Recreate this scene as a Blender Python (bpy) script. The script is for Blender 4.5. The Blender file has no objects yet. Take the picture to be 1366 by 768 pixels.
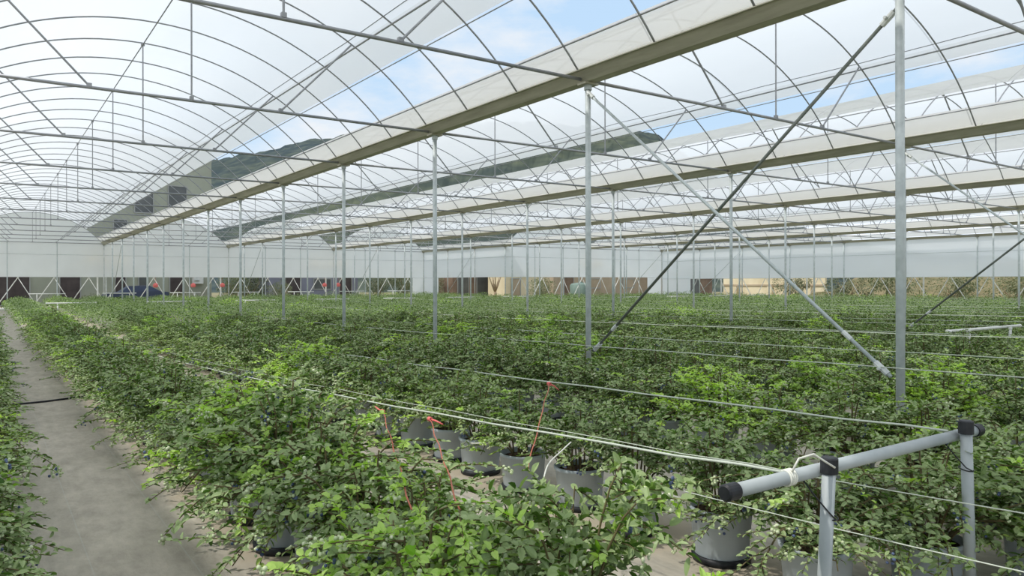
import bpy, math, random
import numpy as np
from mathutils import Vector, Matrix, noise

SC = bpy.context.scene
COL = SC.collection
PI = math.pi
rnd = random.Random(7)

# ------------------------------------------------------------------ camera
EYE = 1.58                      # eye height above the floor
F_PX, YAW = 996.0, 0.61405      # focal length (px of a 1366 wide frame), turn to the right of +Y
CS, SN = math.cos(YAW), math.sin(YAW)
cam = bpy.data.cameras.new('camera')
cam.sensor_width = 36.0
cam.lens = F_PX / 1366 * 36
cam.shift_y = -6.9 / 1366
cam.clip_end = 2000
cam_o = bpy.data.objects.new('camera', cam)
COL.objects.link(cam_o)
cam_o.matrix_world = (Matrix.Translation((0, 0, EYE)) @ Matrix.Rotation(-YAW, 4, 'Z')
                      @ Matrix.Rotation(PI / 2, 4, 'X') @ Matrix.Rotation(-0.0017, 4, 'Z'))
SC.camera = cam_o


def project(p):
    x = p[0] * CS - p[1] * SN
    z = p[0] * SN + p[1] * CS
    if z < 0.25:
        return None
    return 683 + F_PX * x / z, 377 - F_PX * (p[2] - EYE) / z, z


def in_view(pts, m=12):
    for p in pts:
        q = project(p)
        if q and -m < q[0] < 1366 + m and -m < q[1] < 768 + m:
            return True
    return False


# ------------------------------------------------------------------ materials
def new_mat(name):
    m = bpy.data.materials.new(name)
    m.use_nodes = True
    nt = m.node_tree
    nt.nodes.clear()
    out = nt.nodes.new('ShaderNodeOutputMaterial')
    return m, nt, out


def N(nt, kind, **kw):
    n = nt.nodes.new(kind)
    for k, v in kw.items():
        if k in n.inputs:
            n.inputs[k].default_value = v
        else:
            setattr(n, k, v)
    return n


def rgb(r, g, b):
    """sRGB 0-255 to linear rgba"""
    f = lambda c: (c / 255 / 12.92) if c / 255 <= 0.04045 else ((c / 255 + 0.055) / 1.055) ** 2.4
    return (f(r), f(g), f(b), 1.0)


def ramp(nt, src, stops, interp='LINEAR'):
    n = nt.nodes.new('ShaderNodeValToRGB')
    n.color_ramp.interpolation = interp
    el = n.color_ramp.elements
    el[0].position, el[0].color = stops[0]
    el[1].position, el[1].color = stops[-1]
    for p, c in stops[1:-1]:
        e = el.new(p)
        e.color = c
    nt.links.new(src, n.inputs['Fac'])
    return n.outputs['Color']


def coords(nt, scale=(1, 1, 1)):
    tc = nt.nodes.new('ShaderNodeTexCoord')
    mp = nt.nodes.new('ShaderNodeMapping')
    mp.inputs['Scale'].default_value = scale
    nt.links.new(tc.outputs['Object'], mp.inputs['Vector'])
    return mp.outputs['Vector']


def noisy_mat(name, c0, c1, scale=3.0, rough=0.7, metal=0.0, spec=0.3, bump=0.0, stretch=(1, 1, 1), detail=4):
    m, nt, out = new_mat(name)
    b = N(nt, 'ShaderNodeBsdfPrincipled', Roughness=rough, Metallic=metal)
    b.inputs['Specular IOR Level'].default_value = spec
    no = N(nt, 'ShaderNodeTexNoise', Scale=scale, Detail=detail)
    nt.links.new(coords(nt, stretch), no.inputs['Vector'])
    nt.links.new(ramp(nt, no.outputs['Fac'], [(0.3, c0), (0.7, c1)]), b.inputs['Base Color'])
    if bump:
        bp = N(nt, 'ShaderNodeBump', Strength=bump, Distance=0.02)
        nt.links.new(no.outputs['Fac'], bp.inputs['Height'])
        nt.links.new(bp.outputs['Normal'], b.inputs['Normal'])
    nt.links.new(b.outputs['BSDF'], out.inputs['Surface'])
    return m


MT = {}
MT['steel'] = noisy_mat('galvanised_steel', (0.45, 0.50, 0.505, 1), (0.58, 0.63, 0.635, 1), 14, 0.5, 0.12, 0.5)
MT['arch_steel'] = noisy_mat('arch_steel', (0.28, 0.29, 0.31, 1), (0.38, 0.39, 0.41, 1), 9, 0.5, 0.4, 0.5)
MT['gutter'] = noisy_mat('gutter_steel', (0.33, 0.32, 0.25, 1), (0.45, 0.435, 0.35, 1), 2.5, 0.55, 0.3, 0.4, 0, (6, 0.6, 6))
MT['pale_steel'] = noisy_mat('pale_steel', (0.5, 0.53, 0.52, 1), (0.66, 0.68, 0.66, 1), 8, 0.5, 0.1, 0.4)
MT['white_paint'] = noisy_mat('white_paint', (0.7, 0.7, 0.66, 1), (0.82, 0.82, 0.78, 1), 5, 0.55)
MT['dark_rod'] = noisy_mat('dark_rod', (0.13, 0.15, 0.13, 1), (0.2, 0.22, 0.2, 1), 9, 0.5, 0.4, 0.4)
MT['black_plastic'] = noisy_mat('black_plastic', (0.012, 0.013, 0.016, 1), (0.03, 0.032, 0.036, 1), 22, 0.5)
MT['pipe'] = noisy_mat('grey_pipe', (0.32, 0.355, 0.36, 1), (0.42, 0.455, 0.46, 1), 7, 0.5, 0.0, 0.4)
MT['wire'] = noisy_mat('pale_wire', (0.46, 0.50, 0.42, 1), (0.58, 0.62, 0.53, 1), 30, 0.6)
MT['white_tube'] = noisy_mat('white_tube', (0.66, 0.66, 0.58, 1), (0.8, 0.8, 0.72, 1), 9, 0.45)
MT['red'] = noisy_mat('red_string', (0.36, 0.10, 0.06, 1), (0.5, 0.17, 0.11, 1), 40, 0.7)
MT['red_tape'] = noisy_mat('red_tape', (0.75, 0.12, 0.12, 1), (0.85, 0.25, 0.22, 1), 25, 0.5)
MT['pot'] = noisy_mat('grey_pot', (0.37, 0.42, 0.45, 1), (0.46, 0.51, 0.54, 1), 5, 0.5, 0, 0.4)
MT['soil'] = noisy_mat('potting_soil', (0.03, 0.02, 0.014, 1), (0.09, 0.06, 0.04, 1), 60, 0.95, 0, 0.1, 0.5)
MT['wood'] = noisy_mat('brown_stem', (0.09, 0.07, 0.035, 1), (0.17, 0.14, 0.06, 1), 20, 0.8)
MT['bark'] = noisy_mat('pale_bark', (0.25, 0.18, 0.11, 1), (0.42, 0.33, 0.22, 1), 6, 0.9)
MT['yellow'] = noisy_mat('yellow_paint', (0.75, 0.42, 0.03, 1), (0.85, 0.52, 0.06, 1), 4, 0.5)
MT['olive_wall'] = noisy_mat('olive_render', (0.33, 0.34, 0.27, 1), (0.4, 0.41, 0.33, 1), 0.6, 0.85)
MT['grey_wall'] = noisy_mat('grey_render', (0.33, 0.33, 0.31, 1), (0.42, 0.42, 0.39, 1), 0.8, 0.85)
MT['dark_glass'] = noisy_mat('dark_glass', (0.08, 0.085, 0.085, 1), (0.13, 0.135, 0.13, 1), 1.0, 0.3, 0, 0.5)
MT['door'] = noisy_mat('brown_door', (0.06, 0.045, 0.045, 1), (0.1, 0.08, 0.075, 1), 1.5, 0.6)
MT['cream_wall'] = noisy_mat('cream_wall', (0.62, 0.52, 0.34, 1), (0.78, 0.68, 0.48, 1), 0.7, 0.85)
MT['tan_wall'] = noisy_mat('tan_wall', (0.36, 0.28, 0.19, 1), (0.5, 0.41, 0.3, 1), 0.5, 0.9)
MT['brown_wall'] = noisy_mat('brown_wall', (0.16, 0.11, 0.08, 1), (0.3, 0.21, 0.15, 1), 0.8, 0.9)
MT['slate_wall'] = noisy_mat('slate_wall', (0.22, 0.22, 0.27, 1), (0.3, 0.3, 0.36, 1), 0.6, 0.8)
MT['earth'] = noisy_mat('bank_earth', (0.13, 0.125, 0.06, 1), (0.27, 0.22, 0.13, 1), 0.9, 0.95, 0, 0.1, 0.6)
MT['concrete'] = noisy_mat('pale_concrete', (0.55, 0.56, 0.5, 1), (0.7, 0.7, 0.64, 1), 2.0, 0.85)
MT['car_blue'] = noisy_mat('car_blue', (0.035, 0.05, 0.10, 1), (0.045, 0.065, 0.13, 1), 2.0, 0.3, 0.1, 0.5)
MT['teal'] = noisy_mat('teal_paint', (0.14, 0.2, 0.17, 1), (0.2, 0.27, 0.23, 1), 2.0, 0.6)


def film_mat(name, tint, clear, seam=True):
    """thin greenhouse film: part of the light goes straight through, most is scattered to the other side"""
    m, nt, out = new_mat(name)
    tr = N(nt, 'ShaderNodeBsdfTransparent')
    tl = N(nt, 'ShaderNodeBsdfTranslucent')
    df = N(nt, 'ShaderNodeBsdfDiffuse')
    gl = N(nt, 'ShaderNodeBsdfGlossy', Roughness=0.35)
    gl.inputs['Color'].default_value = (0.8, 0.8, 0.8, 1)
    v = coords(nt, (0.5, 0.12, 0.5))
    no = N(nt, 'ShaderNodeTexNoise', Scale=1.2, Detail=5)
    nt.links.new(v, no.inputs['Vector'])
    lo = tuple(c * 0.93 for c in tint[:3]) + (1,)
    colr = ramp(nt, no.outputs['Fac'], [(0.3, lo), (0.7, tint)])
    if seam:
        tc = nt.nodes.new('ShaderNodeTexCoord')
        sx = nt.nodes.new('ShaderNodeSeparateXYZ')
        nt.links.new(tc.outputs['Object'], sx.inputs[0])
        md = N(nt, 'ShaderNodeMath', operation='PINGPONG')
        nt.links.new(sx.outputs['Y'], md.inputs[0])
        md.inputs[1].default_value = 2.0
        lt = N(nt, 'ShaderNodeMath', operation='GREATER_THAN')
        nt.links.new(md.outputs[0], lt.inputs[0])
        lt.inputs[1].default_value = 1.988
        mx = N(nt, 'ShaderNodeMix', data_type='RGBA')
        nt.links.new(lt.outputs[0], mx.inputs['Factor'])
        nt.links.new(colr, mx.inputs[6])
        mx.inputs[7].default_value = tuple(c * 0.72 for c in tint[:3]) + (1,)
        colr = mx.outputs[2]
    nt.links.new(colr, tl.inputs['Color'])
    nt.links.new(colr, df.inputs['Color'])
    m1 = N(nt, 'ShaderNodeMixShader', Fac=0.30)
    nt.links.new(tl.outputs[0], m1.inputs[1])
    nt.links.new(df.outputs[0], m1.inputs[2])
    m2 = N(nt, 'ShaderNodeMixShader', Fac=clear)
    nt.links.new(m1.outputs[0], m2.inputs[1])
    nt.links.new(tr.outputs[0], m2.inputs[2])
    m3 = N(nt, 'ShaderNodeMixShader', Fac=0.03)
    nt.links.new(m2.outputs[0], m3.inputs[1])
    nt.links.new(gl.outputs[0], m3.inputs[2])
    nt.links.new(m3.outputs[0], out.inputs['Surface'])
    return m


MT['film'] = film_mat('roof_film', (0.88, 0.905, 0.93, 1), 0.10)
MT['vent_film'] = film_mat('vent_film', (0.80, 0.82, 0.82, 1), 0.10)
MT['strip_film'] = film_mat('gutter_film', (0.93, 0.91, 0.86, 1), 0.10)
MT['wall_film'] = film_mat('wall_film', (0.93, 0.97, 0.99, 1), 0.06, seam=False)


def leaf_mat(name, c_dark, c_mid, c_pale, under, transl=0.3):
    m, nt, out = new_mat(name)
    g = nt.nodes.new('ShaderNodeNewGeometry')
    oi = nt.nodes.new('ShaderNodeObjectInfo')
    col = ramp(nt, g.outputs['Random Per Island'], [(0.0, c_dark), (0.55, c_mid), (0.9, c_pale), (1.0, under)])
    hs = N(nt, 'ShaderNodeHueSaturation', Saturation=1.0)
    mr = N(nt, 'ShaderNodeMapRange')
    nt.links.new(oi.outputs['Random'], mr.inputs['Value'])
    mr.inputs['To Min'].default_value = 0.75
    mr.inputs['To Max'].default_value = 1.25
    nt.links.new(mr.outputs[0], hs.inputs['Value'])
    mh = N(nt, 'ShaderNodeMapRange')
    nt.links.new(oi.outputs['Random'], mh.inputs['Value'])
    mh.inputs['To Min'].default_value = 0.512
    mh.inputs['To Max'].default_value = 0.488
    nt.links.new(mh.outputs[0], hs.inputs['Hue'])
    nt.links.new(col, hs.inputs['Color'])
    mb = N(nt, 'ShaderNodeMix', data_type='RGBA')
    nt.links.new(g.outputs['Backfacing'], mb.inputs['Factor'])
    nt.links.new(hs.outputs['Color'], mb.inputs[6])
    mb.inputs[7].default_value = under
    b = N(nt, 'ShaderNodeBsdfPrincipled', Roughness=0.42)
    b.inputs['Specular IOR Level'].default_value = 0.38
    nt.links.new(mb.outputs[2], b.inputs['Base Color'])
    t = N(nt, 'ShaderNodeBsdfTranslucent')
    nt.links.new(hs.outputs['Color'], t.inputs['Color'])
    mx = N(nt, 'ShaderNodeMixShader', Fac=transl)
    nt.links.new(b.outputs[0], mx.inputs[1])
    nt.links.new(t.outputs[0], mx.inputs[2])
    nt.links.new(mx.outputs[0], out.inputs['Surface'])
    return m


MT['leaf'] = leaf_mat('blueberry_leaf', (0.045, 0.11, 0.013, 1), (0.14, 0.26, 0.036, 1), (0.29, 0.42, 0.10, 1), (0.35, 0.45, 0.20, 1), 0.30)
MT['lime_leaf'] = leaf_mat('young_leaf', (0.26, 0.50, 0.03, 1), (0.44, 0.72, 0.06, 1), (0.58, 0.82, 0.14, 1), (0.55, 0.75, 0.2, 1), 0.45)
MT['tree_leaf'] = leaf_mat('shrub_leaf', (0.08, 0.12, 0.045, 1), (0.15, 0.19, 0.08, 1), (0.24, 0.27, 0.13, 1), (0.28, 0.3, 0.18, 1))
MT['dry_leaf'] = noisy_mat('dry_leaf', (0.2, 0.14, 0.09, 1), (0.3, 0.22, 0.15, 1), 30, 0.9)
MT['green_berry'] = noisy_mat('unripe_berry', (0.42, 0.52, 0.26, 1), (0.66, 0.68, 0.48, 1), 18, 0.5)
MT['blue_berry'] = noisy_mat('ripe_berry', (0.04, 0.06, 0.13, 1), (0.13, 0.17, 0.28, 1), 25, 0.6)


def floor_mat():
    """grey woven ground cover with seam lines and beige sand spilt along the plant rows"""
    m, nt, out = new_mat('ground_cover')
    b = N(nt, 'ShaderNodeBsdfPrincipled', Roughness=0.8)
    b.inputs['Specular IOR Level'].default_value = 0.2
    v = coords(nt)
    n1 = N(nt, 'ShaderNodeTexNoise', Scale=1.6, Detail=6, Roughness=0.65)
    nt.links.new(v, n1.inputs['Vector'])
    base = ramp(nt, n1.outputs['Fac'], [(0.3, (0.37, 0.34, 0.28, 1)), (0.7, (0.46, 0.425, 0.355, 1))])
    n1b = N(nt, 'ShaderNodeTexNoise', Scale=9.0, Detail=5, Roughness=0.7)
    v9 = coords(nt, (1, 0.4, 1))
    nt.links.new(v9, n1b.inputs['Vector'])
    mm = N(nt, 'ShaderNodeMix', data_type='RGBA', blend_type='OVERLAY')
    mm.inputs['Factor'].default_value = 0.5
    nt.links.new(base, mm.inputs[6])
    nt.links.new(n1b.outputs['Fac'], mm.inputs[7])
    base = mm.outputs[2]
    # sand along the rows, a wandering edge of its own
    sx = nt.nodes.new('ShaderNodeSeparateXYZ')
    nt.links.new(v, sx.inputs[0])
    a0 = N(nt, 'ShaderNodeMath', operation='SUBTRACT')
    nt.links.new(sx.outputs['X'], a0.inputs[0])
    a0.inputs[1].default_value = 1.45
    a1 = N(nt, 'ShaderNodeMath', operation='PINGPONG')
    nt.links.new(a0.outputs[0], a1.inputs[0])
    a1.inputs[1].default_value = 0.984
    n2 = N(nt, 'ShaderNodeTexNoise', Scale=2.2, Detail=6, Roughness=0.6)
    nt.links.new(v, n2.inputs['Vector'])
    a2 = N(nt, 'ShaderNodeMath', operation='MULTIPLY_ADD')
    nt.links.new(n2.outputs['Fac'], a2.inputs[0])
    a2.inputs[1].default_value = 0.75
    nt.links.new(a1.outputs[0], a2.inputs[2])
    mask = ramp(nt, a2.outputs[0], [(0.56, (1, 1, 1, 1)), (0.74, (0, 0, 0, 1))])
    mx = N(nt, 'ShaderNodeMix', data_type='RGBA')
    nt.links.new(mask, mx.inputs['Factor'])
    nt.links.new(base, mx.inputs[6])
    mx.inputs[7].default_value = (0.44, 0.38, 0.29, 1)
    # woven seam lines every 0.5 m
    s1 = N(nt, 'ShaderNodeMath', operation='PINGPONG')
    nt.links.new(sx.outputs['X'], s1.inputs[0])
    s1.inputs[1].default_value = 0.24
    s2 = N(nt, 'ShaderNodeMath', operation='LESS_THAN')
    nt.links.new(s1.outputs[0], s2.inputs[0])
    s2.inputs[1].default_value = 0.004
    s3 = N(nt, 'ShaderNodeMath', operation='MULTIPLY')
    nt.links.new(s2.outputs[0], s3.inputs[0])
    s3.inputs[1].default_value = 0.18
    mz = N(nt, 'ShaderNodeMix', data_type='RGBA')
    nt.links.new(s3.outputs[0], mz.inputs['Factor'])
    nt.links.new(mx.outputs[2], mz.inputs[6])
    mz.inputs[7].default_value = (0.5, 0.55, 0.52, 1)
    nt.links.new(mz.outputs[2], b.inputs['Base Color'])
    bp = N(nt, 'ShaderNodeBump', Strength=0.35, Distance=0.02)
    nt.links.new(n1b.outputs['Fac'], bp.inputs['Height'])
    nt.links.new(bp.outputs['Normal'], b.inputs['Normal'])
    nt.links.new(b.outputs[0], out.inputs['Surface'])
    return m


MT['floor'] = floor_mat()
MT['ground'] = noisy_mat('yard_ground', (0.2, 0.17, 0.1, 1), (0.32, 0.3, 0.18, 1), 0.4, 0.95, 0, 0.1)


def hill_mat():
    m, nt, out = new_mat('wooded_hill')
    b = N(nt, 'ShaderNodeBsdfPrincipled', Roughness=0.95)
    b.inputs['Specular IOR Level'].default_value = 0.1
    no = N(nt, 'ShaderNodeTexVoronoi', Scale=0.22)
    v = coords(nt)
    nt.links.new(v, no.inputs['Vector'])
    n2 = N(nt, 'ShaderNodeTexNoise', Scale=0.02, Detail=5)
    nt.links.new(v, n2.inputs['Vector'])
    c1 = ramp(nt, no.outputs['Distance'], [(0.0, (0.13, 0.15, 0.095, 1)), (0.7, (0.02, 0.035, 0.035, 1))])
    c2 = ramp(nt, n2.outputs['Fac'], [(0.4, (0.06, 0.085, 0.105, 1)), (0.65, (0.11, 0.125, 0.085, 1))])
    mx = N(nt, 'ShaderNodeMix', data_type='RGBA')
    mx.inputs['Factor'].default_value = 0.5
    nt.links.new(c1, mx.inputs[6])
    nt.links.new(c2, mx.inputs[7])
    nt.links.new(mx.outputs[2], b.inputs['Base Color'])
    nt.links.new(b.outputs[0], out.inputs['Surface'])
    return m


MT['hill'] = hill_mat()


# ------------------------------------------------------------------ mesh helpers
class MB:
    """collects shapes and links them as ONE mesh object"""

    def __init__(self):
        self.v, self.f, self.m = [], [], []

    def quad(self, *pts, mi=0):
        b = len(self.v)
        self.v.extend(pts)
        self.f.append(tuple(range(b, b + len(pts))))
        self.m.append(mi)

    def box(self, c, s, mi=0, bev=0.0):
        x, y, z = s[0] / 2, s[1] / 2, s[2] / 2
        b = len(self.v)
        if bev <= 0:
            for dz in (-z, z):
                for dx, dy in ((-x, -y), (x, -y), (x, y), (-x, y)):
                    self.v.append((c[0] + dx, c[1] + dy, c[2] + dz))
            rings = 2
            n = 4
        else:
            rings, n = 4, 8
            for dz, ins in ((-z, bev), (-z + bev, 0), (z - bev, 0), (z, bev)):
                X, Y = x - ins, y - ins
                for dx, dy in ((-X + bev, -Y), (X - bev, -Y), (X, -Y + bev), (X, Y - bev), (X - bev, Y), (-X + bev, Y), (-X, Y - bev), (-X, -Y + bev)):
                    self.v.append((c[0] + dx, c[1] + dy, c[2] + dz))
        self.f.append(tuple(b + i for i in reversed(range(n))))
        self.m.append(mi)
        for r in range(rings - 1):
            for i in range(n):
                j = (i + 1) % n
                self.f.append((b + r * n + i, b + r * n + j, b + (r + 1) * n + j, b + (r + 1) * n + i))
                self.m.append(mi)
        self.f.append(tuple(b + (rings - 1) * n + i for i in range(n)))
        self.m.append(mi)
        return self

    def tube(self, pts, r, n=8, mi=0, caps=True):
        pts = [Vector(p) for p in pts]
        rr = r if isinstance(r, (list, tuple)) else [r] * len(pts)
        b = len(self.v)
        d0 = (pts[1] - pts[0]).normalized()
        up = Vector((0, 0, 1)) if abs(d0.z) < 0.9 else Vector((1, 0, 0))
        a = d0.cross(up).normalized()
        for i, p in enumerate(pts):
            d = (pts[min(i + 1, len(pts) - 1)] - pts[max(i - 1, 0)]).normalized()
            a = (a - d * a.dot(d)).normalized()
            c = d.cross(a)
            for k in range(n):
                t = 2 * PI * k / n
                q = p + (a * math.cos(t) + c * math.sin(t)) * rr[i]
                self.v.append((q.x, q.y, q.z))
        for i in range(len(pts) - 1):
            for k in range(n):
                j = (k + 1) % n
                self.f.append((b + i * n + k, b + i * n + j, b + (i + 1) * n + j, b + (i + 1) * n + k))
                self.m.append(mi)
        if caps:
            self.f.append(tuple(b + k for k in reversed(range(n))))
            self.m.append(mi)
            e = b + (len(pts) - 1) * n
            self.f.append(tuple(e + k for k in range(n)))
            self.m.append(mi)
        return self

    def lathe(self, c, prof, n=20, mi=0):
        b = len(self.v)
        for r, z in prof:
            for k in range(n):
                t = 2 * PI * k / n
                self.v.append((c[0] + r * math.cos(t), c[1] + r * math.sin(t), c[2] + z))
        for i in range(len(prof) - 1):
            for k in range(n):
                j = (k + 1) % n
                self.f.append((b + i * n + k, b + i * n + j, b + (i + 1) * n + j, b + (i + 1) * n + k))
                self.m.append(mi)
        self.f.append(tuple(b + k for k in reversed(range(n))))
        self.m.append(mi)
        e = b + (len(prof) - 1) * n
        self.f.append(tuple(e + k for k in range(n)))
        self.m.append(mi)
        return self

    def mesh(self, name, mats, smooth=False):
        me = bpy.data.meshes.new(name)
        me.from_pydata(self.v, [], self.f)
        for m in mats if isinstance(mats, (list, tuple)) else [mats]:
            me.materials.append(m)
        if any(self.m):
            me.polygons.foreach_set('material_index', self.m)
        if smooth:
            me.polygons.foreach_set('use_smooth', [True] * len(me.polygons))
        me.update()
        return me

    def build(self, name, mats, parent=None, smooth=False, loc=None):
        o = bpy.data.objects.new(name, self.mesh(name, mats, smooth))
        COL.objects.link(o)
        if parent is not None:
            o.parent = parent
        if loc is not None:
            o.location = loc
        return o


def tag(o, label=None, cat=None, group=None, kind=None):
    if label:
        o['label'] = label
    if cat:
        o['category'] = cat
    if group:
        o['group'] = group
    if kind:
        o['kind'] = kind
    return o


def empty(name, loc, label, cat, group=None):
    o = bpy.data.objects.new(name, None)
    o.empty_display_size = 0.1
    COL.objects.link(o)
    o.location = loc
    return tag(o, label, cat, group)


def link_mesh(name, me, parent=None, loc=None):
    o = bpy.data.objects.new(name, me)
    COL.objects.link(o)
    if parent is not None:
        o.parent = parent
    if loc is not None:
        o.location = loc
    return o


ORD1 = ['', 'first', 'second', 'third', 'fourth', 'fifth', 'sixth', 'seventh', 'eighth', 'ninth', 'tenth', 'eleventh', 'twelfth', 'thirteenth',
        'fourteenth', 'fifteenth', 'sixteenth', 'seventeenth', 'eighteenth', 'nineteenth']
TENS = {2: ('twenty', 'twentieth'), 3: ('thirty', 'thirtieth'), 4: ('forty', 'fortieth'), 5: ('fifty', 'fiftieth'), 6: ('sixty', 'sixtieth'), 7: ('seventy', 'seventieth')}


def nth(n):
    if n < 20:
        return ORD1[n]
    t, u = divmod(n, 10)
    return TENS[t][1] if u == 0 else TENS[t][0] + '-' + ORD1[u]


# ------------------------------------------------------------------ greenhouse dimensions
G1X, SPAN, BAY, YK0 = 6.324, 7.866, 4.0, 3.27
GX = lambda j: G1X + (j - 1) * SPAN          # gutter j, gutter 1 is right of the path
YK = lambda k: YK0 + BAY * k                 # truss line k
Y_END, Y_STEP, Y_BACK = YK(13), YK(10), YK(-2)
POST_TOP = EYE + 2.56
ARCH_TOP, ARCH_R = EYE + 4.46, 4.91
ARCH_C = ARCH_TOP - ARCH_R
SPANS = [0, 1, 2, 3, 4, 5, 6]                # span s lies between gutter s-1 and gutter s
HALF = SPAN / 2


def y_end(s):
    return Y_END if s <= 4 else Y_STEP


def arch_z(dx, r=ARCH_R):
    return ARCH_C + math.sqrt(r * r - dx * dx)


def span_mid(s):
    return GX(s) - HALF


SPAN_NAME = {0: 'the span left of the path', 1: 'the span over the path', 2: 'the second span right of the path', 3: 'the third span',
             4: 'the fourth span', 5: 'the fifth span', 6: 'the sixth and last span'}
GUT_NAME = {1: 'the gutter beside the path span', 2: 'the second gutter', 3: 'the third gutter', 4: 'the fourth gutter', 5: 'the fifth gutter', 6: 'the sixth gutter'}

# ------------------------------------------------------------------ setting: floor, roof film, wall films
fl = MB()
fl.quad((-12, -6, 0), (GX(6) + 0.6, -6, 0), (GX(6) + 0.6, Y_STEP + 0.3, 0), (GX(4) + 0.3, Y_STEP + 0.3, 0), (GX(4) + 0.3, Y_END + 0.3, 0), (-12, Y_END + 0.3, 0))
tag(fl.build('floor', MT['floor']), 'grey woven ground cover on the greenhouse floor', kind='structure')
gr = MB()
gr.quad((-600, -300, -0.06), (700, -300, -0.06), (700, 800, -0.06), (-600, 800, -0.06))
tag(gr.build('ground', MT['ground']), 'dry open ground outside the greenhouse', kind='structure')


def film_sheet(s, d0, d1, n, mat, r=ARCH_R + 0.025, wob=0.0):
    mb = MB()
    y0, y1 = Y_BACK - 4, y_end(s) + 0.03
    xm = span_mid(s)
    ny = 80 if wob else 1
    rows = []
    for iy in range(ny + 1):
        y = y0 + (y1 - y0) * iy / ny
        row = []
        for i in range(n + 1):
            t0, t1 = math.asin(d0 / r), math.asin(d1 / r)
            t = t0 + (t1 - t0) * i / n
            w = wob * noise.noise((y * 0.6, s * 9.1 + i * 3.0, 0.0)) if wob and i == n else 0.0
            row.append(len(mb.v))
            mb.v.append((xm + (r + w) * math.sin(t), y, ARCH_C + (r + w) * math.cos(t)))
        rows.append(row)
    for iy in range(ny):
        for i in range(n):
            mb.f.append((rows[iy][i], rows[iy][i + 1], rows[iy + 1][i + 1], rows[iy + 1][i]))
            mb.m.append(0)
    return mb


DX_A, DX_C, DX_E = 2.45, 3.53, 3.775
DX_V = {s: (2.92 if s == 1 else 2.71) for s in SPANS}      # lower edge of the vent film
DX_L = 2.68                                              # the same on the left slope
for s in SPANS:
    tag(film_sheet(s, -DX_A, DX_A, 26, MT['film']).build('ceiling', MT['film'], smooth=True), 'white translucent roof film of ' + SPAN_NAME[s], kind='structure')
    tag(film_sheet(s, DX_A, DX_V[s], 4, MT['vent_film'], wob=0.02).build('ceiling', MT['vent_film'], smooth=True), 'greyer rolled vent film above the open gap of ' + SPAN_NAME[s], kind='structure')
    tag(film_sheet(s, -DX_A, -DX_L, 3, MT['film'], wob=0.02).build('ceiling', MT['film'], smooth=True), 'rolled vent film above the left gap of ' + SPAN_NAME[s], kind='structure')
    tag(film_sheet(s, DX_C, DX_E, 3, MT['strip_film']).build('ceiling', MT['strip_film'], smooth=True), 'narrow film strip along the gutter of ' + SPAN_NAME[s], kind='structure')
    tag(film_sheet(s, -DX_C, -DX_E, 3, MT['strip_film']).build('ceiling', MT['strip_film'], smooth=True), 'narrow film strip on the left edge of ' + SPAN_NAME[s], kind='structure')

FILM_Z0, RAIL_Z = EYE + 0.42, EYE + 1.84


def wall_film(name, p0, p1, z0, z1, label):
    mb = MB()
    mb.quad((p0[0], p0[1], z0), (p1[0], p1[1], z0), (p1[0], p1[1], z1), (p0[0], p0[1], z1))
    return tag(mb.build(name, MT['wall_film']), label, kind='structure')


def gable(s, y):
    mb = MB()
    r = ARCH_R
    for i in range(24):
        a = -HALF + SPAN * i / 24
        b = -HALF + SPAN * (i + 1) / 24
        ca, cb = max(-DX_E, min(DX_E, a)), max(-DX_E, min(DX_E, b))
        xm = span_mid(s)
        mb.quad((xm + a, y, POST_TOP + 0.04), (xm + b, y, POST_TOP + 0.04), (xm + b, y, max(POST_TOP + 0.05, arch_z(cb))), (xm + a, y, max(POST_TOP + 0.05, arch_z(ca))))
    return tag(mb.build('wall_back', MT['wall_film']), 'white film gable closing the far end of ' + SPAN_NAME[s], kind='structure')


for s in SPANS:
    gable(s, y_end(s) + 0.06)
wall_film('wall_back', (GX(-1), Y_END + 0.06), (GX(4), Y_END + 0.06), FILM_Z0, POST_TOP + 0.04, 'white film end wall rolled up off the ground')
wall_film('wall_back', (GX(4), Y_STEP + 0.06), (GX(6), Y_STEP + 0.06), FILM_Z0, POST_TOP + 0.04, 'nearer white film end wall of the last two spans')
wall_film('wall_right', (GX(4) + 0.05, Y_STEP), (GX(4) + 0.05, Y_END), FILM_Z0, POST_TOP + 0.04, 'short white film side wall where the end wall steps back')
wall_film('wall_right', (GX(6) + 0.06, Y_BACK), (GX(6) + 0.06, Y_STEP), FILM_Z0 - 0.12, POST_TOP + 0.04, 'long white film side wall rolled up off the ground')


def corner_panel(x, y, dx, dy, label):
    mb = MB()
    mb.quad((x, y, 0.02), (x + dx, y + dy, 0.02), (x + dx, y + dy, FILM_Z0 + 0.05), (x, y, FILM_Z0 + 0.05))
    tag(mb.build('wall_back', MT['wall_film']), label, kind='structure')


corner_panel(GX(4), Y_END + 0.08, -1.0, 0, 'white film panel reaching the ground left of the stepped corner')
corner_panel(GX(4) + 0.06, Y_END, 0, -2.4, 'white film panel reaching the ground right of the stepped corner')
corner_panel(GX(6), Y_STEP + 0.08, -1.6, 0, 'white film panel reaching the ground at the far right corner')
corner_panel(GX(6) + 0.07, Y_STEP, 0, -3.0, 'white film panel on the side wall at the far right corner')

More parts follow.
